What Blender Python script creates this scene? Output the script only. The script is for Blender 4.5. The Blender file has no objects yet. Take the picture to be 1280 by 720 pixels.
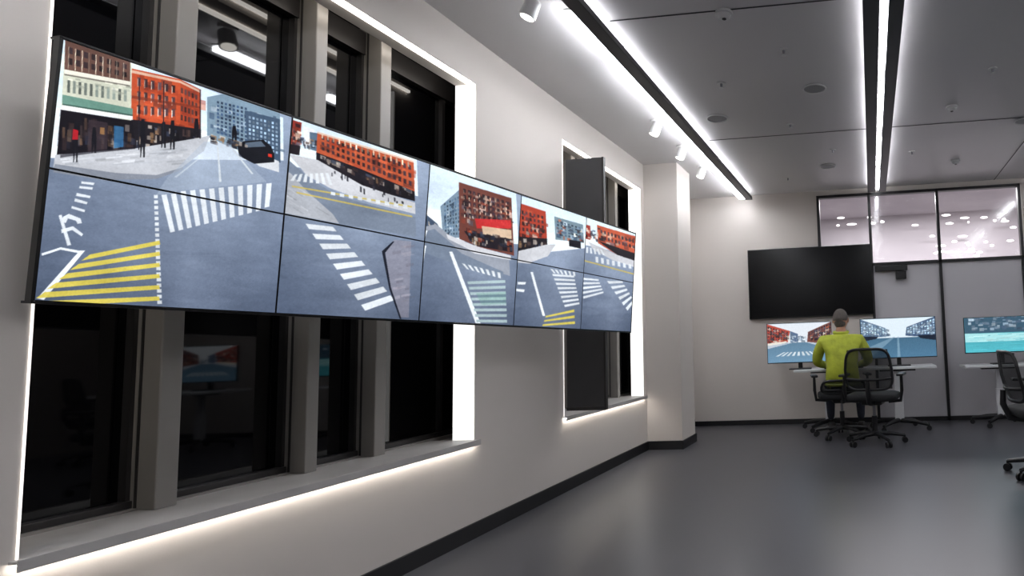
import bpy, bmesh, random
import numpy as np
from math import *
from mathutils import Vector, Matrix
random.seed(4)
rng=np.random.default_rng(3)
scene=bpy.context.scene
try:
    scene.view_settings.view_transform='Standard'
    scene.view_settings.look='None'
except Exception: pass

# ---------------------------------------------------------------- materials
def s2l(c):
    c=np.asarray(c,float)/255.0
    return np.where(c<=0.04045,c/12.92,((c+0.055)/1.055)**2.4)
def mat(name,col,rough=0.5,metal=0.0,noise=0.0,nscale=8.0,bump=0.0,bscale=60.0,emit=None,estr=0.0,spec=0.5,alpha=1.0,rvar=0.0,ior=None):
    m=bpy.data.materials.new(name);m.use_nodes=True
    nt=m.node_tree;b=nt.nodes['Principled BSDF']
    c=tuple(s2l(col))+(1,)
    b.inputs['Base Color'].default_value=c
    b.inputs['Roughness'].default_value=rough
    b.inputs['Metallic'].default_value=metal
    b.inputs['Specular IOR Level'].default_value=spec
    b.inputs['Alpha'].default_value=alpha
    if ior: b.inputs['IOR'].default_value=ior
    tc=nt.nodes.new('ShaderNodeTexCoord')
    if noise>0 or rvar>0:
        n=nt.nodes.new('ShaderNodeTexNoise');n.inputs['Scale'].default_value=nscale;n.inputs['Detail'].default_value=6
        nt.links.new(tc.outputs['Object'],n.inputs['Vector'])
        if noise>0:
            r=nt.nodes.new('ShaderNodeValToRGB')
            r.color_ramp.elements[0].position=.3;r.color_ramp.elements[1].position=.7
            r.color_ramp.elements[0].color=tuple(x*(1-noise) for x in c[:3])+(1,)
            r.color_ramp.elements[1].color=tuple(min(1,x*(1+noise)) for x in c[:3])+(1,)
            nt.links.new(n.outputs['Fac'],r.inputs[0]);nt.links.new(r.outputs[0],b.inputs['Base Color'])
        if rvar>0:
            mr=nt.nodes.new('ShaderNodeMapRange')
            mr.inputs['From Min'].default_value=.3;mr.inputs['From Max'].default_value=.7
            mr.inputs['To Min'].default_value=rough-rvar;mr.inputs['To Max'].default_value=rough+rvar
            nt.links.new(n.outputs['Fac'],mr.inputs['Value']);nt.links.new(mr.outputs[0],b.inputs['Roughness'])
    if bump>0:
        n2=nt.nodes.new('ShaderNodeTexNoise');n2.inputs['Scale'].default_value=bscale
        nt.links.new(tc.outputs['Object'],n2.inputs['Vector'])
        bp=nt.nodes.new('ShaderNodeBump');bp.inputs['Strength'].default_value=bump;bp.inputs['Distance'].default_value=.01
        nt.links.new(n2.outputs['Fac'],bp.inputs['Height']);nt.links.new(bp.outputs[0],b.inputs['Normal'])
    if emit is not None:
        b.inputs['Emission Color'].default_value=tuple(s2l(emit))+(1,)
        b.inputs['Emission Strength'].default_value=estr
    return m
def screen_mat(name,strength=1.0):
    m=bpy.data.materials.new(name);m.use_nodes=True
    nt=m.node_tree;b=nt.nodes['Principled BSDF']
    a=nt.nodes.new('ShaderNodeVertexColor');a.layer_name='Col'
    b.inputs['Base Color'].default_value=(.01,.01,.012,1);b.inputs['Roughness'].default_value=.45;b.inputs['Specular IOR Level'].default_value=.15
    nt.links.new(a.outputs['Color'],b.inputs['Emission Color']);b.inputs['Emission Strength'].default_value=strength
    return m
M={}
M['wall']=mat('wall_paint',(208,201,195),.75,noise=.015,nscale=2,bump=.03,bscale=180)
M['wallr']=mat('wall_paint_dark',(128,120,114),.8,noise=.05)  # plain darker paint for the unseen right and rear walls
M['ceil']=mat('ceiling_panel',(208,206,207),.40,noise=.02,nscale=.8)
M['floor']=mat('floor_polished',(72,72,77),.33,noise=.02,nscale=.6,spec=.5)
M['black']=mat('black_trim',(22,22,25),.45,noise=.1)
M['seam']=mat('seam_black',(56,56,58),.8,noise=.1)
M['bezel']=mat('bezel_black',(12,12,14),.3,noise=.1)
M['tvglass']=mat('tv_glass_off',(4,5,8),.22,noise=.1,spec=.28)
M['fin']=mat('fin_painted_metal',(136,132,128),.4,metal=.15,noise=.05,nscale=4)
M['frame']=mat('window_frame_dark',(48,46,46),.4,metal=.3,noise=.08)
M['sill']=mat('sill_grey',(180,177,175),.45,noise=.05)
M['dglass']=mat('window_glass_night',(5,5,7),.03,noise=.1,spec=.5)
M['dark']=mat('dark_void',(10,10,11),.8,noise=.1)
M['sash']=mat('sash_panel_grey',(60,60,62),.45,noise=.06)
M['led']=mat('led_diffuser',(255,255,255),.5,emit=(248,250,255),estr=33)
M['upfill']=mat('fill_uplight',(255,255,255),.5,emit=(250,249,255),estr=2.6)
M['upfill2']=mat('fill_uplight_bright',(255,255,255),.5,emit=(250,249,255),estr=12)  # stronger uplight for the tracks added out of view
M['ledw']=mat('led_cove',(255,255,255),.5,emit=(255,249,240),estr=7.0)
M['ledl']=mat('led_under_sill',(255,255,255),.5,emit=(255,249,240),estr=18.0)
M['glowr']=mat('glow_reveal',(255,255,255),.5,emit=(250,249,246),estr=1.15)
M['leds']=mat('led_edge',(255,255,255),.5,emit=(255,250,244),estr=1.0)
M['white']=mat('white_plastic',(215,215,215),.4,noise=.03)
M['desk']=mat('desk_laminate',(215,216,218),.4,noise=.03)
M['metal']=mat('brushed_metal',(150,150,155),.3,metal=.8,noise=.05)
M['fabric']=mat('chair_fabric',(24,25,28),.8,noise=.2,nscale=60,bump=.3,bscale=300)
M['plastic']=mat('chair_plastic',(20,20,23),.4,noise=.1)
M['meshb']=mat('chair_mesh',(22,24,28),.8,noise=.2,nscale=200,alpha=.82)
M['jacket']=mat('hi_vis_jacket',(180,190,58),.7,noise=.16,nscale=14,bump=.6,bscale=20)
M['reflec']=mat('reflective_tape',(165,172,110),.35,noise=.05)
M['trouser']=mat('trousers_navy',(34,38,52),.8,noise=.15,nscale=20)
M['skin']=mat('skin',(176,128,104),.55,noise=.06,nscale=20)
M['hair']=mat('hair_grey',(92,86,82),.8,noise=.3,nscale=90,bump=.6,bscale=200)
M['shoe']=mat('shoe',(25,24,24),.5,noise=.1)
M['eye']=mat('eye_white',(225,225,225),.2);M['iris']=mat('iris',(50,35,25),.2);M['lip']=mat('lip',(150,85,80),.5,noise=.05)
M['frost']=mat('frosted_glass',(200,198,203),.2,noise=.03,nscale=1.2,spec=.7)
M['corr']=mat('corridor_wall',(168,163,167),.8,noise=.12,nscale=1.3)
M['glowspot']=mat('glow_spot',(255,255,255),.5,emit=(255,248,244),estr=2.5)
M['grille']=mat('speaker_grille',(165,165,167),.6,noise=.15,nscale=200)
M['screen']=screen_mat('screen_image',1.08)
g=bpy.data.materials.new('clear_glass');g.use_nodes=True;nt=g.node_tree;nt.nodes.clear()
o=nt.nodes.new('ShaderNodeOutputMaterial');mx=nt.nodes.new('ShaderNodeMixShader');tr=nt.nodes.new('ShaderNodeBsdfTransparent');gl=nt.nodes.new('ShaderNodeBsdfGlossy')
gl.inputs['Roughness'].default_value=.12;fr=nt.nodes.new('ShaderNodeFresnel');fr.inputs[0].default_value=1.5
tr.inputs[0].default_value=(.92,.92,.93,1)
nt.links.new(fr.outputs[0],mx.inputs[0]);nt.links.new(tr.outputs[0],mx.inputs[1]);nt.links.new(gl.outputs[0],mx.inputs[2]);nt.links.new(mx.outputs[0],o.inputs[0])
M['glass']=g

# ---------------------------------------------------------------- builder
class B:
    def __init__(s): s.v=[];s.f=[];s.m=[];s.sm=[];s.mats=[]
    def mi(s,k):
        if k not in s.mats: s.mats.append(k)
        return s.mats.index(k)
    def add(s,vs,fs,k,smooth=False,T=None):
        o=len(s.v)
        for v in vs:
            v=Vector(v)
            if T is not None: v=T@v
            s.v.append(tuple(v))
        i=s.mi(k)
        for f in fs: s.f.append([a+o for a in f]);s.m.append(i);s.sm.append(smooth)
    def box(s,x0,x1,y0,y1,z0,z1,k,bev=0,T=None):
        x0,x1=min(x0,x1),max(x0,x1);y0,y1=min(y0,y1),max(y0,y1);z0,z1=min(z0,z1),max(z0,z1)
        vs=[(x,y,z) for x in (x0,x1) for y in (y0,y1) for z in (z0,z1)]
        fs=[(0,1,3,2),(4,6,7,5),(0,4,5,1),(2,3,7,6),(0,2,6,4),(1,5,7,3)]
        if bev>0:
            bm=bmesh.new();bv=[bm.verts.new(v) for v in vs]
            for f in fs: bm.faces.new([bv[i] for i in f])
            bmesh.ops.bevel(bm,geom=list(bm.edges),offset=bev,segments=2,affect='EDGES',profile=.5)
            bm.verts.index_update()
            s.add([v.co.copy() for v in bm.verts],[[v.index for v in f.verts] for f in bm.faces],k,False,T);bm.free()
        else: s.add(vs,fs,k,False,T)
    def cyl(s,p0,p1,r0,r1,k,n=16,T=None,smooth=True):
        p0=Vector(p0);p1=Vector(p1);d=(p1-p0).normalized()
        a=d.orthogonal().normalized();b=d.cross(a)
        vs=[];
        for p,r in ((p0,r0),(p1,r1)):
            for i in range(n):
                t=2*pi*i/n;vs.append(p+a*r*cos(t)+b*r*sin(t))
        s.add(vs,[(i,(i+1)%n,n+(i+1)%n,n+i) for i in range(n)],k,smooth,T)
        s.add(vs,[tuple(reversed(range(n))),tuple(range(n,2*n))],k,False,T)
    def tube(s,pts,r,k,n=8,closed=False,T=None):
        pts=[Vector(p) for p in pts];N=len(pts);vs=[];prev=None
        for i,p in enumerate(pts):
            if closed: d=(pts[(i+1)%N]-pts[i-1]).normalized()
            else: d=(pts[min(i+1,N-1)]-pts[max(i-1,0)]).normalized()
            if prev is None: a=d.orthogonal().normalized()
            else:
                a=prev-d*prev.dot(d);a.normalize()
            prev=a;b=d.cross(a);rr=r[i] if hasattr(r,'__len__') else r
            for j in range(n):
                t=2*pi*j/n;vs.append(p+a*rr*cos(t)+b*rr*sin(t))
        fs=[];R=N if closed else N-1
        for i in range(R):
            for j in range(n):
                fs.append((i*n+j,i*n+(j+1)%n,((i+1)%N)*n+(j+1)%n,((i+1)%N)*n+j))
        s.add(vs,fs,k,True,T)
        if not closed: s.add(vs,[tuple(reversed(range(n))),tuple(range((N-1)*n,N*n))],k,False,T)
    def sup(s,c,r,k,e=1.0,nu=24,nv=14,T=None,fn=None):
        c=Vector(c);vs=[]
        sp=lambda x:copysign(abs(x)**e,x)
        for i in range(nv+1):
            ph=-pi/2+pi*i/nv
            for j in range(nu):
                t=2*pi*j/nu
                p=Vector((sp(cos(ph))*sp(cos(t)),sp(cos(ph))*sp(sin(t)),sp(sin(ph))))
                if fn: p=fn(p)
                vs.append(c+Vector((p.x*r[0],p.y*r[1],p.z*r[2])))
        fs=[]
        for i in range(nv):
            for j in range(nu):
                fs.append((i*nu+j,i*nu+(j+1)%nu,(i+1)*nu+(j+1)%nu,(i+1)*nu+j))
        s.add(vs,fs,k,True,T)
    def obj(s,name,loc=(0,0,0),rot=0,parent=None):
        me=bpy.data.meshes.new(name);me.from_pydata(s.v,[],s.f)
        for k in s.mats: me.materials.append(M[k])
        me.polygons.foreach_set('material_index',s.m);me.polygons.foreach_set('use_smooth',s.sm);me.update()
        ob=bpy.data.objects.new(name,me);bpy.context.collection.objects.link(ob)
        ob.location=loc;ob.rotation_euler=(0,0,rot)
        if parent: ob.parent=parent
        return ob
def empty(name,loc=(0,0,0),rot=0):
    e=bpy.data.objects.new(name,None);bpy.context.collection.objects.link(e);e.location=loc;e.rotation_euler=(0,0,rot);return e

# ---------------------------------------------------------------- room shell
XL,XR,YB,YR,H=-2.29,4.6,7.75,-3.0,2.927
b=B();b.box(XL-.5,XR+.2,YR-.2,YB+.0,-.1,0,'floor');b.obj('floor')
b=B();b.box(XL-.5,XR+.2,YR-.2,YB+.0,H,H+.1,'ceil');b.obj('ceiling')
W1=(1.46,3.37);W2=(4.41,6.03);ZB,ZT=.535,2.65
b=B();x0,x1=XL-.13,XL
b.box(x0,x1,YR,YB,0,ZB,'wall');b.box(x0,x1,YR,YB,ZT,H,'wall')
for a,c in ((YR,W1[0]),(W1[1],W2[0]),(W2[1],YB)): b.box(x0,x1,a,c,ZB,ZT,'wall')
b.obj('wall_left')
b=B();b.box(XL,-1.93,6.11,6.56,0,H,'wall');b.obj('wall_pilaster')
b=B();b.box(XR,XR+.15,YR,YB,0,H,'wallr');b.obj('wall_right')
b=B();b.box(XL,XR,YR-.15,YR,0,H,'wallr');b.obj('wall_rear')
b=B();y0,y1=YB,YB+.12
b.box(XL-.13,-.62,y0,y1,0,H,'wall');b.box(-.62,.03,y0,y1,0,1.95,'wall')
b.box(-.62,1.92,y0,y1,2.86,H,'wall');b.box(1.92,XR,y0,y1,0,H,'wall');b.obj('wall_back')
b=B();b.box(XL,XL+.014,YR,6.11,0,.085,'black');b.box(XL,XL+.014,6.56,YB,0,.085,'black');b.obj('baseboard_left')
b=B();b.box(XL,-1.93,6.096,6.11,0,.085,'black');b.box(-1.93,-1.916,6.096,6.574,0,.085,'black');b.box(XL+.014,-1.93,6.56,6.574,0,.085,'black');b.obj('baseboard_pilaster')
b=B();b.box(XL+.014,.03,YB-.014,YB,0,.06,'black');b.box(1.92,XR,YB-.014,YB,0,.06,'black');b.obj('baseboard_back')
b=B()
for y in (-1.1,1.1,3.3,5.5): b.box(-1.42,XR,y-.005,y+.005,H-.003,H-.0005,'seam')
for x in (1.6,): b.box(x-.004,x+.004,YR,YB,H-.003,H-.0005,'seam')
b.obj('trim_ceiling_seams')

# ---------------------------------------------------------------- left windows
def left_window(name,ya,yb,fins,rails):
    b=B();gx=-2.62;E_=.0015
    b.box(gx-.03,gx,ya-.35,yb+.45,ZB-.1,ZT+.2,'dglass')
    b.box(gx,XL-.132,ya-.35,ya-.30,ZB-.1,ZT+.2,'dark');b.box(gx,XL-.132,yb+.40,yb+.45,ZB-.1,ZT+.2,'dark')
    b.box(gx,XL-.132,ya-.35,yb+.45,ZT+.15,ZT+.2,'dark')
    b.box(gx,XL+.028,ya+E_,yb-E_,ZB+.001,ZB+.012,'sill',.002)
    b.box(XL+.028,XL+.034,ya-.02,yb+.01,ZB-.018,ZB+.014,'sill',.0015)
    b.box(XL+.002,XL+.028,ya-.02,yb+.01,ZB+.002,ZB+.010,'sill')
    b.box(XL+.006,XL+.024,ya-.01,yb,ZB-.004,ZB+.002,'ledl')
    b.box(gx,XL-.132,ya-.3,yb+.4,ZB-.03,ZB,'sill')
    b.box(gx,gx+.04,ya-.3,yb+.4,ZB,ZB+.045,'frame',.003);b.box(gx,gx+.04,ya-.3,yb+.4,ZT-.02,ZT+.1,'frame')
    b.box(gx+.04,gx+.06,ya-.3,yb+.4,ZB,ZB+.02,'fin')
    for y in rails:
        b.box(gx,gx+.025,y-.012,y+.012,ZB,ZT+.1,'frame')
    for (fa,fb) in fins:
        b.box(gx,gx+.13,fa,fb,ZB+.012,ZT+.15,'fin',.004)
        b.box(gx+.05,gx+.058,fa-.004,fa+.001,ZB+.012,ZT+.1,'frame')
        b.box(gx,gx+.03,fa-.014,fa,ZB+.012,ZT+.1,'frame');b.box(gx,gx+.03,fb,fb+.014,ZB+.012,ZT+.1,'frame')
    b.box(XL-.128,XL-.003,yb-.009,yb-E_,ZB+.013,ZT-E_,'glowr')  # far reveal face glows itself, in place of light falling on it
    b.box(XL-.035,XL-.004,ya+E_,yb-.01,ZT-.012,ZT-E_,'ledw')
    b.box(XL-.150,XL-.134,ya,yb+.1,ZT+.03,ZT+.045,'ledw')  # hidden strip added behind the cladding to light fins and sill
    b.box(XL-.150,XL-.134,ya-.06,ya-.045,ZB+.05,ZT,'ledw')  # hidden near-side strip, likewise added to light the recess
    b.box(XL+.001,XL+.004,ya-.006,ya-.001,ZB,ZT,'leds')
    return b.obj(name)
left_window('window_1',*W1,[(1.93,2.0),(2.50,2.56),(2.88,2.95)],[3.5])
left_window('window_2',*W2,[(4.95,5.02),(5.42,5.48),(5.86,5.92)],[6.2])
b=B();b.box(XL+.036,-1.955,4.385,4.41,.59,2.48,'sash',.004)
b.box(XL+.036,-1.955,4.378,4.386,.59,.615,'frame');b.box(-1.965,-1.95,4.38,4.412,.59,2.48,'frame')
for z in (.8,2.25): b.cyl((XL+.044,4.415,z-.04),(XL+.044,4.415,z+.04),.008,.008,'metal')
b.obj('open_sash_panel')

# ---------------------------------------------------------------- back glazed wall
b=B();f=.035;ya,yb=YB-.02,YB+.06
for x in (.045,.89,1.885): b.box(x-f/2,x+f/2,ya,yb,0.0,2.86,'black')
b.box(-.62,-.585,ya,yb,1.95,2.86,'black')
b.box(-.62,1.9,ya,yb,2.825,2.86,'black')
b.box(-.62,1.9,ya,yb,1.93,1.965,'black')
b.box(.045,1.9,ya,yb,0,.05,'black')
b.box(.06,1.87,YB+.015,YB+.03,.05,1.93,'frost')
b.box(-.59,1.87,YB+.015,YB+.022,1.96,2.83,'glass')
b.obj('window_3')
b=B();b.box(.08,.48,YB-.06,YB-.021,1.85,1.92,'black',.006);b.box(.33,.46,YB-.09,YB-.021,1.74,1.84,'bezel',.01);b.obj('door_closer')
b=B();b.box(-1.5,3.2,10.2,10.3,0,H+.2,'corr');b.box(-1.5,-1.4,YB+.13,10.3,0,H+.2,'corr');b.box(3.1,3.2,YB+.13,10.3,0,H+.2,'corr')
b.box(-1.5,3.2,YB+.13,10.3,H+.1,H+.2,'corr');b.box(-1.5,3.2,YB+.13,10.3,-.1,0,'corr');b.obj('wall_corridor')
b=B()
for i in range(46):
    x=random.uniform(1.25,2.7) if i<34 else random.uniform(-.6,1.2);z=random.choice([2.3,2.45,2.62,2.78,2.9])+random.uniform(-.05,.05)
    w=random.uniform(.012,.09)
    b.sup((x,random.uniform(9.6,10.1),z),(w,.015,.018),'glowspot',nu=12,nv=8)
b.obj('added_light_spots')  # glowing blobs added behind the glass to give its bright spots
def area(name,loc,sx,sy,e,col=(1,1,1),rot=(0,0,0)):
    l=bpy.data.lights.new(name,'AREA');l.shape='RECTANGLE';l.size=sx;l.size_y=sy;l.energy=e;l.color=col
    o=bpy.data.objects.new(name,l);bpy.context.collection.objects.link(o);o.location=loc;o.rotation_euler=rot;return o
area('corridor_fill_light',(.9,9.0,H+.08),3.4,.5,165,(1,.975,.985))  # unseen lamp added to brighten the space behind the glass

b=B();b.box(-1.525,.05,YB-.055,YB-.03,1.32,2.205,'bezel',.004)
b.box(-1.515,.04,YB-.058,YB-.054,1.335,2.195,'tvglass')
b.box(-1.1,-.4,YB-.03,YB-.001,1.5,2.0,'black');b.obj('wall_television')

# ---------------------------------------------------------------- ceiling fixtures
HT=H-.001
def track(name,x,segs,xs,led,up='upfill',y0=YR+.3):
    b=B()
    for (u0,u1) in xs:
        b.box(x+u0,x+u1,y0,7.60,H-.095,H-.055,'black',.003)
        b.box(x+u0+.004,x+u1-.004,y0,7.58,H-.0545,H-.052,up)  # uplight strip added on the channel top to brighten the ceiling
    xc=x+(xs[0][0]+xs[0][1])/2
    for y in np.arange(y0+.3,7.6,1.2): b.cyl((xc,y,H-.06),(xc,y,HT),.006,.006,'metal',8)
    for a,c in segs:
        b.box(x+led[0],x+led[1],a,c,H-.082,H-.052,'led',.002)
        b.box(x+led[0]+.004,x+led[1]-.004,a-.01,c+.01,H-.052,H-.042,'white')
        b.cyl((x,a+.1,H-.05),(x,a+.1,HT),.005,.005,'metal',8);b.cyl((x,c-.1,H-.05),(x,c-.1,HT),.005,.005,'metal',8)
    return b.obj(name)
segs=[(3.07,3.72),(3.80,4.52),(4.60,5.48),(5.56,6.54),(6.62,7.58)]
back=[(-2.5,-1.2),(-.9,.4),(.6,1.9)]
track('fill_track_light',-1.55,segs+back,[(.045,.13)],(-.034,.034))
track('fill_track_light',.15,[(3.0,4.10),(4.35,5.30),(5.6,6.45),(6.7,7.55)]+back,[(-.115,-.022),(.025,.11)],(-.015,.018))
track('fill_track_light',2.1,[(.5,1.6),(3.0,4.1),(5.5,6.6)],[(.04,.11)],(-.03,.03),'upfill2')  # track added out of view to lift ambient light on the ceiling
track('fill_track_light',3.6,[(.5,1.6),(3.0,4.1),(5.5,6.6)],[(.04,.11)],(-.03,.03),'upfill2')  # second out-of-view track, added for the same ambient lift
def spot(x,y,yaw=.6,tilt=.7):
    b=B();b.cyl((0,0,0),(0,0,-.014),.045,.045,'white',20);b.cyl((0,0,-.014),(0,0,-.05),.009,.009,'white',10)
    d=Vector((sin(tilt)*cos(yaw),sin(tilt)*sin(yaw),-cos(tilt)));c=Vector((0,0,-.075))
    b.cyl(c-d*.05,c+d*.05,.038,.043,'white',20);b.cyl(c+d*.0502,c+d*.0512,.034,.034,'ledw',20)
    b.cyl(c-d*.055,c-d*.05,.03,.036,'white',20)
    return b.obj('ceiling_spotlight',(x,y,HT))
for y in (2.98,4.9,5.6,6.3): spot(-1.72,y,3.5,.35)
def detector(x,y):
    b=B();b.cyl((0,0,0),(0,0,-.018),.05,.052,'white',28);b.cyl((0,0,-.018),(0,0,-.04),.04,.028,'white',28);b.cyl((0,0,-.04),(0,0,-.044),.012,.012,'black',12)
    b.obj('smoke_detector',(x,y,HT))
def speaker(x,y,r=.085):
    b=B();b.tube([(r*cos(t),r*sin(t),-.008) for t in np.linspace(0,2*pi,33)[:-1]],.006,'white',8,True);b.cyl((0,0,0),(0,0,-.006),r,r,'grille',32)
    b.obj('ceiling_speaker',(x,y,HT))
def sprinkler(x,y):
    b=B();b.cyl((0,0,0),(0,0,-.006),.032,.032,'white',20);b.cyl((0,0,-.006),(0,0,-.035),.01,.007,'metal',10);b.cyl((0,0,-.035),(0,0,-.038),.018,.018,'white',12)
    b.obj('fire_sprinkler',(x,y,HT))
for p in ((-.75,3.32),(.75,5.1),(1.0,6.75)): detector(*p)
for p in ((-.34,4.49),(-1.2,4.94),(-.39,6.61),(1.45,5.58)): speaker(*p)
for p in ((-.48,3.84),(-1.0,4.27),(-.62,5.23),(.95,4.4),(-.88,7.0),(-.3,6.05),(.5,6.3)): sprinkler(*p)

# ---------------------------------------------------------------- screen painting
def inpoly(X,Y,P):
    ins=np.zeros(X.shape,bool);n=len(P);j=n-1
    for i in range(n):
        xi,yi=P[i];xj,yj=P[j]
        if yi!=yj:
            c=((yi>Y)!=(yj>Y))&(X<(xj-xi)*(Y-yi)/(yj-yi)+xi);ins^=c
        j=i
    return ins
class Art:
    def __init__(s): s.L=[]
    def p(s,col,rgb,*pts,v=0.0,a=1.0): s.L.append((col,np.array(pts,float),np.array(rgb,float),v,a))
    def zeb(s,col,rgb,a,b,c,d,n,duty=.5):
        a,b,c,d=map(lambda q:np.array(q,float),(a,b,c,d))
        for k in range(n):
            t0=k/n;t1=(k+duty)/n
            s.p(col,np.array(rgb)*random.uniform(.92,1.0),a+(b-a)*t0,a+(b-a)*t1,d+(c-d)*t1,d+(c-d)*t0,a=.93)
    def win(s,col,rgb,a,b,c,d,nx,ny,fx=.55,fy=.6):
        a,b,c,d=map(lambda q:np.array(q,float),(a,b,c,d))
        B_=lambda s_,t:(a*(1-s_)+b*s_)*(1-t)+(d*(1-s_)+c*s_)*t
        for i in range(nx):
            for j in range(ny):
                s0,s1=(i+.2)/nx,(i+.2+fx)/nx;t0,t1=(j+.2)/ny,(j+.2+fy)/ny
                rr=np.array(rgb)*random.uniform(.6,1.5)
                s.p(col,rr,B_(s0,t0),B_(s1,t0),B_(s1,t1),B_(s0,t1),a=.85)
    def clut(s,col,a,b,c,d,n,pal,sx,sy,al=.7):
        a,b,c,d=map(lambda q:np.array(q,float),(a,b,c,d))
        for k in range(n):
            u,t=random.random(),random.random();q=(a*(1-u)+b*u)*(1-t)+(d*(1-u)+c*u)*t
            w=random.uniform(.3,1)*sx;h=random.uniform(.3,1)*sy;rr=np.array(random.choice(pal))*random.uniform(.75,1.2)
            sk=(b-a)/max(1e-6,abs((b-a)[0]));dy=sk[1]*w
            s.p(col,rr,(q[0],q[1]),(q[0]+w,q[1]+dy),(q[0]+w,q[1]+dy+h),(q[0],q[1]+h),a=al)
    def eval(s,X,Y,col,base,jit=0.0,ns=1):
        acc=0
        offs=[(0,0)] if ns==1 else [(-.3,-.12),(.12,-.3),(.3,.12),(-.12,.3)]
        for ox,oy in offs:
            out=base.copy();x_=X+ox*jit;y_=Y+oy*jit
            for c,P,rgb,v,al in s.L:
                if c is not None and c!=col: continue
                mn=P.min(0);mx=P.max(0)
                idx=np.where((x_>=mn[0])&(x_<=mx[0])&(y_>=mn[1])&(y_<=mx[1]))[0]
                if len(idx)==0: continue
                k=idx[inpoly(x_[idx],y_[idx],P)]
                out[k]=rgb*al+out[k]*(1-al)
            acc=acc+out
        return acc/len(offs)
A=Art();Wt=(226,232,238)
PAL=[(60,44,44),(30,28,36),(150,70,52),(200,190,175),(90,100,118),(176,96,66),(44,48,62),(226,222,214)]
PALD=[(24,22,28),(44,38,44),(80,64,60),(150,120,90),(60,70,90),(190,180,170)]
PALR=[(186,84,54),(150,62,42),(206,112,76),(90,50,46)]
PALG=[(120,140,160),(160,178,196),(70,88,110),(100,120,140),(200,214,226)]
def sky(c,a,b,d,e):
    A.p(c,(214,230,246),a,b,d,e)
    m=lambda p,q,t:(p[0]*(1-t)+q[0]*t,p[1]*(1-t)+q[1]*t)
    A.p(c,(238,244,250),m(a,e,.6),m(b,d,.6),d,e,a=.6)
for k in range(90):
    c=random.randrange(5);xr={0:(50,360),1:(345,530),2:(525,650),3:(645,732),4:(728,800)}[c]
    x=random.uniform(*xr);y=random.uniform(230,400);w=random.uniform(8,60)*(1 if c==0 else .5);h=random.uniform(1,6)
    A.p(c,random.choice([(76,86,104),(124,136,158),(92,102,120),(144,156,176)]),(x-w,y),(x-w*.2,y-h),(x+w,y+h*.3),(x+w*.6,y+h*.9),(x-w*.2,y+h),a=.13)
# view 0
c=0
sky(c,(60,30),(372,150),(372,205),(60,200))
A.p(c,(128,150,168),(272,122),(300,117),(332,128),(368,145),(368,208),(330,198),(290,182),(272,172))
A.clut(c,(274,124),(366,148),(366,190),(274,168),70,PALG,10,9)
A.win(c,(48,66,92),(284,126),(326,136),(326,182),(284,170),8,9)
A.p(c,(74,92,114),(322,140),(368,152),(368,208),(326,194));A.win(c,(140,160,180),(326,146),(366,156),(366,198),(326,188),8,8)
A.p(c,(188,86,54),(168,82),(236,98),(262,112),(264,184),(215,188),(168,192))
A.clut(c,(170,86),(258,110),(258,160),(170,160),60,PALR,16,12,.5)
A.p(c,(150,62,40),(236,98),(264,112),(264,184),(236,186),a=.45)
A.win(c,(64,54,62),(176,90),(232,104),(232,150),(176,146),6,3,.5,.62);A.win(c,(220,208,198),(176,92),(232,106),(232,152),(176,148),6,3,.10,.6)
A.win(c,(66,54,58),(236,106),(260,118),(260,160),(236,154),5,4)
A.p(c,(220,210,196),(168,84),(236,100),(262,113),(262,116),(236,103),(168,88),a=.7);A.p(c,(120,54,38),(168,118),(262,134),(262,137),(168,122),a=.7)
A.p(c,(36,32,38),(170,150),(264,164),(264,184),(172,194));A.clut(c,(172,154),(262,166),(262,176),(172,184),60,PALD,6,12)
A.p(c,(205,208,192),(77,44),(170,76),(170,152),(74,132))
A.p(c,(104,78,70),(77,40),(168,72),(168,100),(77,82));A.win(c,(46,38,42),(80,48),(166,76),(166,97),(80,78),8,2);A.win(c,(190,176,160),(80,44),(166,72),(166,97),(80,78),9,1,.10,.9)
A.p(c,(228,226,214),(77,82),(168,100),(168,105),(77,88));A.p(c,(90,84,80),(77,88),(168,105),(168,107),(77,90),a=.7)
A.win(c,(110,120,116),(80,92),(166,108),(166,127),(80,113),11,1,.5,.8);A.clut(c,(80,88),(166,106),(166,118),(80,104),24,[(236,234,222),(180,184,170),(150,156,146)],12,4,.4)
A.p(c,(112,150,138),(75,116),(172,136),(172,146),(75,130));A.p(c,(70,98,90),(75,128),(172,144),(172,146),(75,130))
A.p(c,(236,238,236),(75,130),(172,146),(172,151),(75,136))
A.p(c,(28,24,32),(73,136),(172,152),(176,190),(69,200))
A.clut(c,(76,142),(170,156),(170,180),(76,184),80,PALD,9,22,.45)
A.p(c,(66,56,62),(112,150),(138,154),(138,192),(112,196),a=.8);A.p(c,(62,124,176),(147,158),(160,160),(160,186),(147,188),a=.75);A.p(c,(200,150,90),(128,160),(134,161),(134,170),(128,169),a=.6)
A.p(c,(184,187,194),(67,196),(178,188),(262,175),(276,172),(268,192),(238,214),(205,226),(150,226),(110,220),(65,212))
A.clut(c,(72,200),(240,186),(230,208),(72,210),50,[(200,203,208),(168,172,180),(150,154,162)],30,3,.4)
A.p(c,(136,142,154),(67,208),(150,220),(205,223),(240,213),(240,216),(205,228),(150,229),(65,216))
A.p(c,(30,28,36),(74,196),(120,190),(176,186),(176,189),(120,194),(74,200),a=.6)
for x,y,h in ((95,152,54),(186,150,50),(226,152,38),(214,154,34),(258,150,24),(308,160,20),(120,160,34)): A.p(c,(26,26,34),(x-2,y),(x+2,y),(x+2.4,y+4),(x+3.4,y+h*.45),(x+3,y+h),(x+1,y+h),(x,y+h*.6),(x-2,y+h),(x-3,y+h),(x-3.4,y+h*.45),(x-2.6,y+4))
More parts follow.
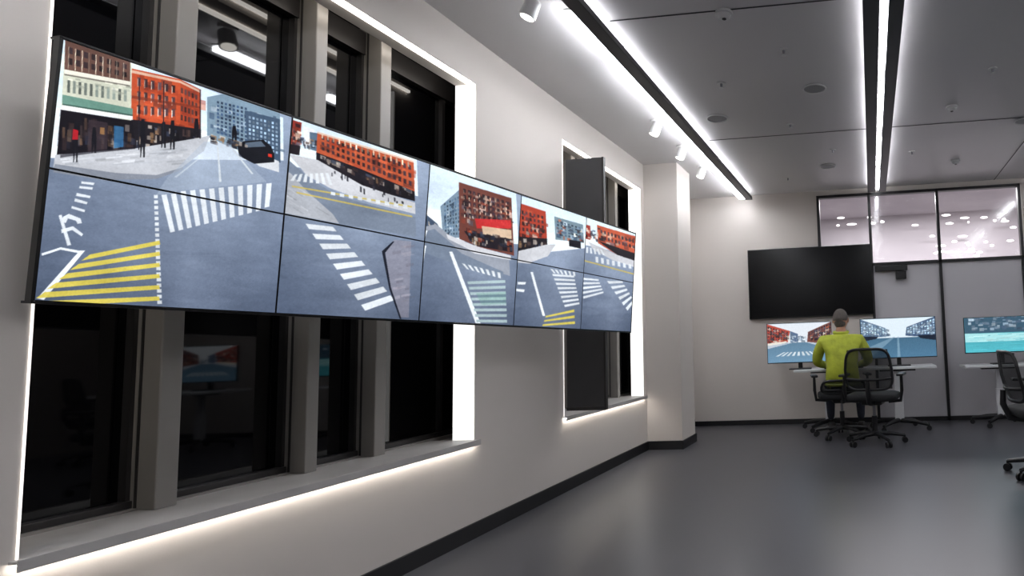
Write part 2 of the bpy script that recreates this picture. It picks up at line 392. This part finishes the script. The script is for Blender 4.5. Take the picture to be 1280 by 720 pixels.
for x,y0_,y1_ in ((213,100,182),(262,112,176),(180,96,190)): A.p(c,(40,40,48),(x,y0_),(x+1.4,y0_),(x+1.6,y1_),(x,y1_))
A.p(c,(170,40,50),(91,162),(98,164),(98,176),(90,176))
A.p(c,(200,204,210),(322,186),(366,206),(366,220),(340,212),(322,198))
A.p(c,(26,28,36),(312,186),(320,180),(346,178),(356,187),(360,196),(360,207),(334,209),(314,199));A.p(c,(110,126,144),(322,182),(343,180),(349,187),(324,188),a=.8);A.p(c,(200,60,44),(352,196),(357,197),(357,201),(352,200))
A.clut(c,(274,168),(330,184),(330,190),(274,178),30,PALD,8,6)
A.p(c,(164,176,192),(268,180),(300,182),(350,232),(205,246),(220,226),a=.5)
A.p(c,(196,204,212),(285,186),(287,186),(291,232),(288,232));A.p(c,(196,204,212),(303,188),(305,188),(333,222),(330,222));A.p(c,(196,204,212),(268,196),(270,196),(232,226),(228,226),a=.6)
A.zeb(c,Wt,(212,246),(362,233),(358,262),(224,294),12,.55)
A.zeb(c,Wt,(202,246),(208,386),(214,386),(207,246),20,.62)
for q in (((104,228),(122,230),(121,233),(104,231)),((102,234),(120,236),(119,239),(101,237)),((98,243),(117,247),(116,250),(97,247)),((96,250),(113,255),(112,258),(95,254)),((92,260),(110,265),(109,268),(91,263)),((80,274),(88,270),(104,276),(106,282),(100,283),(98,279),(87,276),(84,282),(79,281)),((78,290),(94,286),(108,296),(106,299),(93,291),(79,295)),((74,272),(78,271),(92,310),(87,311))): A.p(c,Wt,*q,a=.9)
A.p(c,Wt,(48,378),(104,317),(111,317),(57,380));A.p(c,Wt,(52,321),(78,313),(108,318),(106,321),(78,316),(53,324))
for k in range(6):
    A.p(c,(214,198,92),(118-15*k,322+12*k),(210,304+14*k),(211,309+14*k),(106-15*k,330+12*k),a=.92)
# view 1
c=1
sky(c,(355,135),(540,200),(540,250),(355,205))
A.p(c,(142,60,50),(362,146),(394,156),(390,196),(362,190));A.clut(c,(362,148),(392,158),(390,186),(362,180),50,PAL,7,8)
A.p(c,(40,34,40),(362,180),(392,186),(390,198),(362,192))
A.p(c,(230,232,236),(396,160),(410,165),(410,188),(396,186));A.p(c,(96,116,136),(404,168),(416,170),(416,194),(404,190));A.clut(c,(392,172),(416,178),(416,190),(392,184),24,PALG+PALD,5,7)
A.p(c,(182,92,62),(414,168),(536,206),(536,252),(470,232),(412,200))
A.clut(c,(416,172),(530,208),(530,236),(416,192),60,PALR,14,8,.5)
A.win(c,(48,40,48),(418,172),(534,210),(534,240),(418,192),18,3);A.win(c,(228,210,188),(418,169),(534,207),(534,214),(418,175),16,1,.25,.9)
A.p(c,(226,216,204),(414,167),(536,205),(536,208),(414,170),a=.8)
A.p(c,(34,30,38),(412,194),(470,216),(536,244),(536,256),(460,236),(412,206));A.clut(c,(414,196),(532,242),(532,250),(414,200),60,PALD,8,7)
A.p(c,(196,198,204),(376,196),(414,204),(470,236),(536,258),(536,272),(480,258),(430,240),(400,224))
A.clut(c,(420,210),(530,256),(530,262),(420,222),16,[(30,30,38),(60,60,70)],3,8,.8)
A.p(c,(122,133,150),(372,200),(404,228),(440,250),(536,276),(536,300),(356,270),(362,215))
A.p(c,(168,172,180),(358,214),(378,220),(400,244),(432,272),(440,284),(355,268));A.clut(c,(360,222),(390,240),(420,268),(358,262),20,[(190,192,198),(150,154,162)],18,3,.4)
A.zeb(c,Wt,(384,222),(430,220),(436,236),(378,230),7,.55)
A.p(c,(196,178,96),(380,236),(532,262),(532,264),(380,238),a=.85);A.p(c,(196,178,96),(386,244),(532,274),(532,276),(386,246),a=.85)
A.zeb(c,Wt,(430,244),(532,262),(532,267),(430,248),9,.5)
A.zeb(c,Wt,(397,282),(474,394),(511,380),(432,286),9,.56)
A.p(c,(150,146,158),(497,314),(509,302),(530,304),(524,396),(514,396),(503,366),a=.6)
A.p(c,(34,38,50),(493,316),(507,304),(509,304),(497,318),(503,360),(515,398),(513,398),(501,362))
A.clut(c,(500,312),(524,308),(520,380),(506,370),24,[(170,165,175),(130,126,140),(110,112,126)],14,4,.3)
# view 2
c=2
sky(c,(530,200),(660,246),(660,308),(530,302))
A.p(c,(86,78,84),(534,214),(548,219),(550,262),(546,292),(532,294));A.clut(c,(534,220),(546,224),(546,284),(534,284),50,PAL,4,5)
A.p(c,(128,148,166),(566,262),(592,240),(592,300),(568,302));A.clut(c,(567,262),(590,246),(590,296),(568,298),40,PALG,5,6);A.win(c,(70,90,110),(570,258),(590,248),(590,298),(570,298),6,10)
A.p(c,(116,72,64),(590,232),(654,252),(654,322),(612,312),(588,302));A.clut(c,(590,236),(650,256),(650,290),(590,280),60,PAL,8,7,.5)
A.win(c,(46,36,44),(594,238),(652,256),(652,284),(594,276),10,5);A.win(c,(215,195,175),(594,240),(652,258),(652,286),(594,278),9,5,.12,.5)
A.p(c,(205,58,60),(608,277),(652,279),(652,289),(610,289),a=.9);A.p(c,(220,198,172),(616,286),(652,291),(652,302),(618,299),a=.9);A.p(c,(40,34,42),(594,292),(652,302),(652,318),(606,310))
A.clut(c,(596,286),(650,300),(650,314),(600,304),60,PALD+PAL,6,6)
A.p(c,(70,84,104),(548,272),(562,284),(566,300),(546,298));A.clut(c,(548,274),(566,288),(566,298),(548,294),24,PALD,4,6)
A.p(c,(150,156,168),(532,290),(560,284),(574,296),(600,312),(648,326),(648,345),(532,310))
A.p(c,(208,210,216),(572,296),(606,310),(650,322),(650,326),(606,318),(574,302))
A.p(c,(120,132,150),(532,296),(558,290),(590,318),(640,340),(640,352),(530,312))
A.p(c,Wt,(546,292),(549,292),(536,326),(532,326));A.p(c,Wt,(544,308),(547,309),(530,385),(526,385))
A.p(c,Wt,(575,316),(579,316),(610,402),(604,402))
A.zeb(c,(176,196,200),(596,352),(606,404),(642,404),(642,350),8,.5);A.zeb(c,Wt,(590,330),(640,342),(640,349),(596,337),7,.5)
A.p(c,(110,160,145),(606,366),(642,364),(642,378),(612,380),a=.3)
# view 3
c=3
sky(c,(648,244),(742,272),(742,312),(648,322))
A.p(c,(170,70,52),(652,254),(694,268),(694,310),(652,320));A.clut(c,(652,258),(692,272),(692,300),(652,300),50,PAL+PALR,6,6,.6);A.win(c,(60,44,50),(654,262),(692,273),(692,296),(654,292),8,4)
A.p(c,(36,32,38),(652,298),(694,301),(694,312),(652,320));A.clut(c,(652,298),(692,302),(692,308),(652,312),24,PALD,4,6)
A.p(c,(120,140,152),(704,274),(738,284),(738,306),(704,302));A.clut(c,(704,276),(736,286),(736,302),(704,298),40,PALG+PAL,5,5);A.win(c,(60,76,92),(706,278),(736,287),(736,302),(706,298),7,5)
A.p(c,(190,192,198),(650,318),(694,308),(704,308),(694,322),(672,330),(650,328))
A.p(c,(30,30,38),(720,302),(734,304),(734,313),(720,310))
A.zeb(c,Wt,(696,336),(728,340),(728,345),(700,341),6,.5)
A.zeb(c,Wt,(698,342),(712,384),(729,380),(724,344),8,.5)
for q in (((672,340),(675,340),(687,392),(684,392)),((656,352),(666,352),(665,355),(656,355)),((654,360),(664,361),(663,364),(654,363))): A.p(c,Wt,*q)
for k in range(3): A.p(c,(214,198,92),(688-2*k,392+5*k),(722,384+7*k),(722,387+7*k),(687-2*k,394+5*k),a=.9)
# view 4
c=4
sky(c,(728,268),(802,292),(802,322),(728,306))
A.p(c,(186,92,66),(754,284),(800,298),(800,328),(776,320),(754,306));A.clut(c,(754,286),(798,299),(798,314),(754,302),40,PALR+PAL,6,5,.6);A.win(c,(52,44,52),(757,288),(798,301),(798,314),(757,302),10,2)
A.p(c,(36,32,38),(754,303),(800,319),(800,328),(776,320));A.p(c,(150,60,50),(734,282),(746,285),(746,302),(734,300));A.clut(c,(732,284),(754,290),(754,302),(732,298),24,PAL,4,5)
A.p(c,(192,194,200),(742,304),(776,320),(800,328),(800,336),(770,326),(748,314))
A.zeb(c,Wt,(736,310),(760,314),(764,321),(734,317),6,.5)
A.zeb(c,Wt,(750,322),(795,332),(795,337),(750,329),7,.5)
A.zeb(c,Wt,(762,350),(786,388),(794,376),(780,350),6,.5);A.zeb(c,Wt,(732,346),(733,374),(758,366),(752,348),5,.5)
A.p(c,(196,178,96),(736,326),(795,342),(795,343.6),(736,327.6),a=.85)

def homog(src,dst):
    Am=[]
    for (x,y),(u,v) in zip(src,dst):
        Am.append([x,y,1,0,0,0,-u*x,-u*y,-u]);Am.append([0,0,0,x,y,1,-v*x,-v*y,-v])
    return np.linalg.svd(np.array(Am))[2][-1].reshape(3,3)
# artwork canvas units -> screen columns/rows
HM=homog([(0,0),(5,0),(5,2),(0,2)],[(45,380),(786,409),(799,295),(75,42)])
def grid_mesh(name,P00,e1,e2,w,h,nu,nv,colfn,matk,parent):
    u=np.linspace(0,1,nu);v=np.linspace(0,1,nv);U,V=np.meshgrid(u,v)
    P=np.array(P00)+U.ravel()[:,None]*w*np.array(e1)+V.ravel()[:,None]*h*np.array(e2)
    idx=np.arange(nu*nv).reshape(nv,nu)
    F=np.stack([idx[:-1,:-1],idx[:-1,1:],idx[1:,1:],idx[1:,:-1]],-1).reshape(-1,4)
    me=bpy.data.meshes.new(name);me.vertices.add(len(P));me.vertices.foreach_set('co',P.ravel().astype(np.float32))
    me.loops.add(F.size);me.loops.foreach_set('vertex_index',F.ravel().astype(np.int32))
    me.polygons.add(len(F));me.polygons.foreach_set('loop_start',np.arange(0,F.size,4,dtype=np.int32))
    me.update(calc_edges=True)
    col=colfn(U.ravel(),V.ravel())
    ca=me.color_attributes.new('Col','FLOAT_COLOR','POINT')
    lin=np.ones((len(P),4),np.float32);lin[:,:3]=s2l(np.clip(col,0,255));ca.data.foreach_set('color',lin.ravel())
    me.materials.append(M[matk]);ob=bpy.data.objects.new(name,me);bpy.context.collection.objects.link(ob);ob.parent=parent;return ob
def smooth_noise(n0,n1,s,t=None):
    t=t or s
    a=rng.normal(size=(n0//s+2,n1//t+2));
    yi=np.linspace(0,a.shape[0]-1.001,n0);xi=np.linspace(0,a.shape[1]-1.001,n1)
    y=yi.astype(int);x=xi.astype(int);fy=(yi-y)[:,None];fx=(xi-x)[None]
    return (a[y][:,x]*(1-fy)*(1-fx)+a[y][:,x+1]*(1-fy)*fx+a[y+1][:,x]*fy*(1-fx)+a[y+1][:,x+1]*fy*fx)
vw=empty('video_wall')
O=np.array([-2.190,1.394,1.228]);psi,tau=.1605,.0736;Wv,Hv=2.935,.712
e1=np.array([sin(psi),cos(psi),-.0272]);e2=np.array([cos(psi)*sin(tau),-sin(psi)*sin(tau),cos(tau)])
n=np.cross(e1,e2);n/=np.linalg.norm(n)
pw=Wv/5;ph=Hv/2;nus=[420,250,175,125,100];nvs=[250,190,140,105,85]
b=B()
Tm=Matrix(((e1[0],e2[0],n[0],O[0]),(e1[1],e2[1],n[1],O[1]),(e1[2],e2[2],n[2],O[2]),(0,0,0,1)))
for i in range(5):
    for j in range(2): b.box(i*pw+.0006,(i+1)*pw-.0006,j*ph+.0006,(j+1)*ph-.0006,-.035,-.001,'bezel',.001,T=Tm)
b.box(-.005,0,-.006,Hv+.006,-.025,.001,'bezel',T=Tm);b.box(Wv,Wv+.006,-.006,Hv+.006,-.04,.001,'bezel',T=Tm)
b.box(-.005,Wv+.006,-.007,0,-.04,.001,'bezel',T=Tm);b.box(-.005,Wv+.006,Hv,Hv+.006,-.04,.001,'bezel',T=Tm)
b.box(.1,Wv-.1,.12,.16,-.06,-.036,'black',T=Tm);b.box(.1,Wv-.1,Hv-.16,Hv-.12,-.06,-.036,'black',T=Tm)
for t,xw in ((.60,-2.48),(1.16,-2.48),(1.54,-2.48),(2.6,-2.285)):
    for h in (.14,Hv-.14):
        p=O+e1*t+e2*h-n*.05
        b.cyl(p,(xw,p[1]+.0,p[2]),.014,.014,'black',10)
b.obj('bezel_frame',parent=vw)
for i in range(5):
    for j in range(2):
        g0=.003;nu,nv=nus[i],nvs[i]
        def cf(U,V,i=i,j=j,nu=nu,nv=nv):
            s=i+U;t=j+V;q=HM@np.stack([s,t,np.ones_like(s)]);X=q[0]/q[2];Y=q[1]/q[2]
            k=(t/2)[:,None]
            base=np.array([86,97,117])*(1-k)+np.array([150,164,186])*k
            base=base+(np.clip(1-np.abs(U-.55)*2,0,1)*18)[:,None]
            c_=A.eval(X,Y,i,base,jit=1.0 if i<2 else .8,ns=4)
            c_=116+(c_-116)*1.15
            nz=(smooth_noise(nv,nu,2)*3+smooth_noise(nv,nu,5)*2+smooth_noise(nv,nu,8,40)*2.5+smooth_noise(nv,nu,50)*6).ravel()[:,None]
            return c_+nz*(.45+c_/255)
        P00=O+e1*(i*pw+g0)+e2*(j*ph+g0)
        grid_mesh('panel_%d_%d'%(i,j),P00,e1,e2,pw-2*g0,ph-2*g0,nu,nv,cf,'screen',vw)

# ---------------------------------------------------------------- monitors
def mono_art(kind):
    a=Art();
    if kind==0:
        a.p(0,(225,232,240),(0,.5),(1,.5),(1,1),(0,1))
        a.p(0,(180,76,62),(0,.45),(.32,.52),(.36,.8),(0,1));a.clut(0,(0,.9),(.33,.72),(.32,.54),(0,.5),60,PAL,.06,.07);a.win(0,(60,50,60),(0,.95),(.34,.78),(.32,.58),(0,.55),8,5)
        a.p(0,(230,225,215),(.0,.42),(.3,.5),(.3,.54),(0,.5));a.p(0,(90,110,140),(.36,.5),(.48,.52),(.48,.72),(.36,.8));a.clut(0,(.34,.7),(.6,.6),(.6,.5),(.36,.5),50,PALG,.04,.06)
        a.p(0,(120,74,66),(.62,.5),(1,.42),(1,1),(.64,.76));a.clut(0,(.64,.7),(1,.9),(1,.5),(.64,.52),60,PAL,.06,.07);a.win(0,(50,44,56),(.64,.76),(1,.98),(1,.55),(.64,.58),9,5)
        a.p(0,(190,200,212),(0,.36),(.4,.5),(.36,.5),(0,.44));a.p(0,(190,200,212),(1,.3),(.6,.5),(.64,.5),(1,.42))
        a.zeb(0,(225,235,242),(.25,.26),(.75,.26),(.88,.16),(.12,.16),9,.5);base=(110,148,176)
    elif kind==1:
        a.p(0,(222,236,245),(0,.5),(1,.5),(1,1),(0,1))
        a.p(0,(84,110,140),(0,.5),(.38,.54),(.34,.75),(.0,1));a.clut(0,(0,.9),(.35,.7),(.36,.54),(0,.52),70,PALG,.06,.07);a.win(0,(170,195,215),(0,.95),(.36,.74),(.36,.58),(0,.58),10,6)
        a.p(0,(70,92,124),(.6,.54),(1,.46),(1,1),(.62,.76));a.clut(0,(.62,.7),(1,.9),(1,.5),(.62,.54),70,PALG,.06,.07);a.win(0,(160,185,205),(.62,.76),(1,.96),(1,.55),(.62,.58),10,6)
        a.p(0,(28,36,52),(.0,.42),(.2,.48),(.24,.54),(0,.56));a.p(0,(28,36,52),(.8,.46),(1,.40),(1,.54),(.76,.54))
        a.p(0,(150,180,200),(.49,.52),(.51,.52),(.52,0),(.48,0),a=.6);a.p(0,(140,170,190),(0,.2),(.44,.52),(.46,.52),(.12,.0),(0,0),a=.6);base=(80,122,152)
    else:
        a.p(0,(60,90,110),(0,.55),(1,.55),(1,1),(0,1));a.clut(0,(0,1),(1,1),(1,.6),(0,.6),80,PALG,.08,.1)
        a.p(0,(170,226,230),(0,.3),(1,.3),(1,.52),(0,.55));a.clut(0,(0,.5),(1,.5),(1,.3),(0,.3),40,[(200,240,240),(100,190,202)],.2,.03,.5);a.clut(0,(0,.3),(1,.3),(1,0),(0,0),30,[(100,200,212),(70,160,178)],.3,.02,.4);base=(86,188,202)
    def f(U,V):
        c_=a.eval(U,V,0,np.tile(np.array(base,float),(len(U),1))*(1-.25*V[:,None]),jit=.008,ns=4)
        return c_+rng.normal(size=(len(U),1))*3
    return f
def monitor(kind,x,y,z0,z1,w,yaw,zdesk):
    e=empty('computer_monitor',(x,y,0),yaw);h=z1-z0;zdesk+=.001
    b=B();b.box(-w/2,w/2,-.012,.016,z0,z1,'bezel',.004);b.box(-w*.3,w*.3,.016,.04,z0+.08,z1-.1,'plastic',.008)
    b.box(-.025,.025,.045,.07,zdesk+.01,z0+h*.6,'plastic',.004);b.box(-.04,.04,.03,.06,z0+h*.4,z0+h*.65,'plastic')
    b.box(-.13,.13,-.06,.12,zdesk,zdesk+.012,'plastic',.005);b.obj('monitor_body',parent=e)
    g0=.007
    grid_mesh('monitor_screen',(-w/2+g0,-.0135,z0+g0+.004),(1,0,0),(0,0,1),w-2*g0,h-2*g0-.004,140,76,mono_art(kind),'screen',e)
    return e
def pedestal_table(name,xa,xb,ya,yb,z,cols):
    b=B();b.box(xa,xb,ya,yb,z-.028,z,'desk',.006)
    for (cx,cy) in cols:
        b.box(cx-.05,cx+.05,cy-.03,cy+.03,.10,z*.6,'desk',.004);b.box(cx-.04,cx+.04,cy-.022,cy+.022,z*.6-.02,z-.028,'desk',.003)
        b.box(cx-.2,cx+.2,cy-.05,cy+.05,z-.05,z-.028,'black')
        for k in range(4):
            t=pi/4*1.0+k*pi/2+.25;r=.36
            p=(cx+r*cos(t),cy+r*sin(t)*.75,.065);b.tube([(cx,cy,.105),((cx+p[0])/2,(cy+p[1])/2,.095),p],[.028,.024,.018],'black',8)
            b.cyl((p[0],p[1]-.012,.028),(p[0],p[1]+.012,.028),.028,.028,'black',14)
            b.cyl((p[0],p[1],.03),(p[0],p[1],.07),.01,.01,'black',8)
    return b.obj(name)
ZD=.70
pedestal_table('standing_desk',-.90,.70,6.98,7.52,ZD,[(-.52,7.2),(.27,7.1)])
monitor(0,-.84,7.18,.775,1.245,.76,.06,ZD)
monitor(1,.30,7.18,.79,1.255,.86,-.03,ZD)
b=B();b.box(-.22,.22,-.07,.07,0,.018,'plastic',.004)
for r_ in range(4):
    for q_ in range(12): b.box(-.205+q_*.034,-.178+q_*.034,-.058+r_*.03,-.034+r_*.03,.018,.024,'bezel')
b.obj('keyboard',(-.33,7.1,ZD+.001))
pedestal_table('standing_desk',1.02,2.0,7.08,7.55,.68,[(1.42,7.25)])
monitor(2,1.47,7.24,.81,1.22,.84,0,.68)
pedestal_table('standing_desk',2.6,4.0,6.4,7.1,ZD,[(2.9,6.75),(3.7,6.75)])
monitor(0,2.95,6.85,.8,1.25,.7,-.2,ZD);monitor(2,3.7,6.85,.8,1.25,.7,-.3,ZD)

# ---------------------------------------------------------------- chairs
def chair(x,y,rot,backtop=.92,backlow=.54,name='office_chair',seatz=.47):
    b=B()
    for k in range(5):
        t=k*2*pi/5+.3;c_,s_=cos(t),sin(t);R=.29
        b.tube([(0.02*c_,0.02*s_,.10),(.15*c_,.15*s_,.095),(R*c_,R*s_,.072)],[.026,.02,.015],'plastic',8)
        b.cyl((R*c_,R*s_,.045),(R*c_,R*s_,.075),.01,.01,'plastic',8)
        px,py=-s_,c_
        for sg in (-1,1):
            b.cyl((R*c_+px*sg*.010,R*s_+py*sg*.010,.028),(R*c_+px*sg*.026,R*s_+py*sg*.026,.028),.028,.028,'plastic',16)
    b.cyl((0,0,.08),(0,0,.13),.035,.03,'plastic',16);b.cyl((0,0,.12),(0,0,.27),.026,.026,'plastic',16);b.cyl((0,0,.26),(0,0,seatz-.07),.015,.015,'metal',14)
    b.box(-.1,.1,-.13,.1,seatz-.085,seatz-.045,'plastic',.012)
    b.sup((0,.02,seatz-.01),(.25,.245,.042),'fabric',.45,32,12,fn=lambda p:Vector((p.x,p.y,p.z-(.5 if p.y>.8 else 0)*(p.y-.8)*3)))
    b.tube([(.0,-.12,seatz-.065),(0,-.24,seatz-.05),(0,-.285,seatz+.05),(0,-.28,backlow+.08)],[.028,.026,.024,.02],'plastic',10)
    hb=(backtop-backlow)/2;zc=(backtop+backlow)/2
    def bp(u,v):
        return (u*.225*(1-.10*max(v,0)),-.25+.05*u*u*1.0-.035*v-.02*(1-v*v),zc+v*hb)
    ring=[]
    for i in range(40):
        t=2*pi*i/40;ex=.42
        u=copysign(abs(cos(t))**ex,cos(t));v=copysign(abs(sin(t))**ex,sin(t));ring.append(bp(u,v))
    b.tube(ring,.014,'plastic',8,True)
    N=12;vs=[bp((-1+2*i/N)*.97,(-1+2*j/N)*.97) for j in range(N+1) for i in range(N+1)]
    b.add(vs,[(j*(N+1)+i,j*(N+1)+i+1,(j+1)*(N+1)+i+1,(j+1)*(N+1)+i) for j in range(N) for i in range(N)],'meshb',True)
    b.tube([bp(-.95,-.45),bp(-.4,-.5),bp(.4,-.5),bp(.95,-.45)],.013,'plastic',8)
    for sg in (-1,1):
        b.tube([(sg*.15,0,seatz-.06),(sg*.27,-.01,seatz-.05),(sg*.285,-.02,seatz+.05),(sg*.285,-.02,seatz+.19)],[.018,.018,.018,.015],'plastic',8)
        b.box(sg*.285-.035,sg*.285+.035,-.13,.12,seatz+.19,seatz+.215,'plastic',.01)
    return b.obj(name,(x,y,0),rot)
chair(-.01,6.20,-.18,backtop=.93)
MX,MY=-.33,6.66
chair(MX-.02,MY,.15,backtop=.61,backlow=.48,seatz=.45)
chair(1.22,4.74,-1.50,backtop=.90)
chair(3.2,6.0,.3)

# ---------------------------------------------------------------- seated man
man=empty('seated_man',(MX,MY,0),0)
def skin_mesh(name,verts,edges,radii,root,sub=2,parent=None):
    me=bpy.data.meshes.new(name);me.from_pydata(verts,edges,[]);ob=bpy.data.objects.new(name,me);bpy.context.collection.objects.link(ob)
    sm=ob.modifiers.new('s','SKIN');sm.use_smooth_shade=True
    for i,r in enumerate(radii): me.skin_vertices[0].data[i].radius=r if hasattr(r,'__len__') else (r,r)
    for v in me.skin_vertices[0].data: v.use_root=False
    me.skin_vertices[0].data[root].use_root=True
    ss=ob.modifiers.new('u','SUBSURF');ss.levels=sub;ss.render_levels=sub
    dg=bpy.context.evaluated_depsgraph_get();m2=bpy.data.meshes.new_from_object(ob.evaluated_get(dg))
    ob.modifiers.clear();ob.data=m2
    for p in m2.polygons: p.use_smooth=True
    if parent: ob.parent=parent
    return ob
V=[];E=[];Rr=[]
def nd(p,r,par=None):
    V.append(p);Rr.append(r);
    if par is not None: E.append((par,len(V)-1))
    return len(V)-1
pel=nd((0,0,.56),(.175,.13));wa=nd((0,-.01,.70),(.175,.13),pel);ch=nd((0,.02,.86),(.195,.135),wa);uc=nd((0,.05,.99),(.18,.115),ch)
nb=nd((0,.065,1.07),(.08,.075),uc);nk=nd((0,.08,1.13),(.058,.058),nb);nt_=nd((0,.09,1.18),(.052,.052),nk)
for sg in (-1,1):
    sh=nd((sg*.195,.055,1.01),(.08,.08),uc);ua=nd((sg*.255,.09,.90),(.068,.068),sh);el=nd((sg*.285,.16,.79),(.056,.056),ua)
    fa=nd((sg*.23,.30,.755),(.046,.046),el);wr=nd((sg*.17,.40,.745),(.03,.028),fa)
    hp=nd((sg*.10,.06,.54),(.10,.09),pel);th_=nd((sg*.15,.26,.535),(.085,.08),hp);kn=nd((sg*.17,.44,.51),(.065,.065),th_)
    cf_=nd((sg*.17,.43,.30),(.056,.058),kn);an=nd((sg*.17,.42,.12),(.042,.042),cf_)
body=skin_mesh('body',V,E,Rr,pel,2,man)
for k in ('jacket','trouser','skin','reflec'): body.data.materials.append(M[k])
for p in body.data.polygons:
    c_=p.center
    if c_.z>1.115: p.material_index=2
    elif c_.z<.53 or (c_.z<.62 and c_.y>.17): p.material_index=1
    else: p.material_index=0
    if p.material_index==0 and .735<c_.z<.765 and abs(c_.x)<.2 and c_.y<.16: p.material_index=3
    if abs(c_.x)>.12 and c_.y>.385 and c_.z>.69: p.material_index=2
b=B()
b.tube([(.074*cos(t),.075+.072*sin(t),1.105+.01*sin(t)) for t in np.linspace(0,2*pi,21)[:-1]],.018,'jacket',8,True)
b.tube([(.178*cos(t),.0+.135*sin(t),.55) for t in np.linspace(0,2*pi,25)[:-1]],.016,'jacket',8,True)
b.obj('jacket_trim',parent=man)
hc_=Vector((0,.10,1.24))
def headfn(p):
    q=p.copy()
    if q.z<0: q.x*=1-.28*(-q.z)**1.2;
    if q.z<-.1 and q.y<0: q.y*=1-.35*(-q.z)
    if q.y>0:
        q.y*=.95
        if abs(q.x)<.16 and -.35<q.z<.12: q.y+=.22*(1-abs(q.x)/.16)*(1-abs(q.z+.22)/.34 if abs(q.z+.22)<.34 else 0)
        if .12<abs(q.x)<.55 and -.05<q.z<.2: q.y-=.07
        if q.z<-.65: q.y+=.08
    return q
b=B();b.sup((0,0,0),(.082,.10,.118),'skin',1.0,40,28,fn=headfn)
for sg in (-1,1):
    b.sup((sg*.083,-.005,-.005),(.009,.018,.030),'skin',1,12,8);b.sup((sg*.088,-.003,-.002),(.005,.010,.019),'skin',1,10,6)
    b.sup((sg*.031,.085,.004),(.012,.009,.009),'eye',1,12,8);b.sup((sg*.031,.0925,.004),(.005,.003,.005),'iris',1,10,6)
    b.tube([(sg*.014,.096,.022),(sg*.03,.095,.027),(sg*.047,.086,.022)],.004,'hair',6)
b.sup((0,.089,-.055),(.022,.008,.006),'lip',1,14,6)
def hairfn(p):
    q=p.copy()
    lim=.35 if q.y>.2 else (.0 if q.y>-.3 else -.2)
    if q.z<lim: q=q*.9
    return q
b.sup((0,-.006,.006),(.0845,.10,.119),'hair',1,40,28,fn=hairfn)
hd=b.obj('head',tuple(hc_),-.15,man);hd.rotation_euler=(-.12,0,-.15)
for sg in (-1,1):
    skin_mesh('palm',[(sg*.17,.395,.745),(sg*.160,.44,.742),(sg*.155,.475,.738)],[(0,1),(1,2)],[(.028,.022),(.036,.015),(.037,.013)],0,2,man).data.materials.append(M['skin'])
    for k,(dx,L_) in enumerate(((-.028,.062),(-.010,.070),(.010,.066),(.028,.052))):
        bx=sg*.155+dx
        fb=skin_mesh('finger_%d'%k,[(bx,.465,.738),(bx,.485+.012,.744),(bx,.49+L_*.55,.740),(bx,.49+L_*.85,.724)],[(0,1),(1,2),(2,3)],[(.0085,.0085),(.0085,.0085),(.0078,.0078),(.0065,.0065)],0,1,man)
        fb.data.materials.append(M['skin'])
    tb=skin_mesh('thumb',[(sg*.145,.43,.738),(sg*.118,.452,.732),(sg*.105,.478,.724)],[(0,1),(1,2)],[(.012,.012),(.010,.010),(.008,.008)],0,1,man);tb.data.materials.append(M['skin'])
    b=B();b.sup((sg*.17,.49,.05),(.045,.13,.048),'shoe',.7,20,10,fn=lambda p:Vector((p.x,p.y,p.z*(1-.35*max(0,p.y)) if p.z>0 else p.z)));b.obj('shoe',parent=man)

# ---------------------------------------------------------------- world, camera
w=bpy.data.worlds.new('World');scene.world=w;w.use_nodes=True;w.node_tree.nodes['Background'].inputs[0].default_value=(.02,.02,.025,1);w.node_tree.nodes['Background'].inputs[1].default_value=.5
pi_,th,ro=.08224,.10561,.03871
F=Vector((-sin(th)*cos(pi_),cos(th)*cos(pi_),sin(pi_)));R0=Vector((cos(th),sin(th),0));U0=R0.cross(F)
R=R0*cos(ro)-U0*sin(ro);U=R0*sin(ro)+U0*cos(ro)
cam=bpy.data.cameras.new('camera');co=bpy.data.objects.new('camera',cam);bpy.context.collection.objects.link(co)
cam.sensor_width=36;cam.lens=36*771.6/1280;cam.shift_x=-(1005.1-640)/1280;cam.clip_start=.02
mw=Matrix(((R.x,U.x,-F.x,0),(R.y,U.y,-F.y,0),(R.z,U.z,-F.z,1.05),(0,0,0,1)));co.matrix_world=mw
scene.camera=co
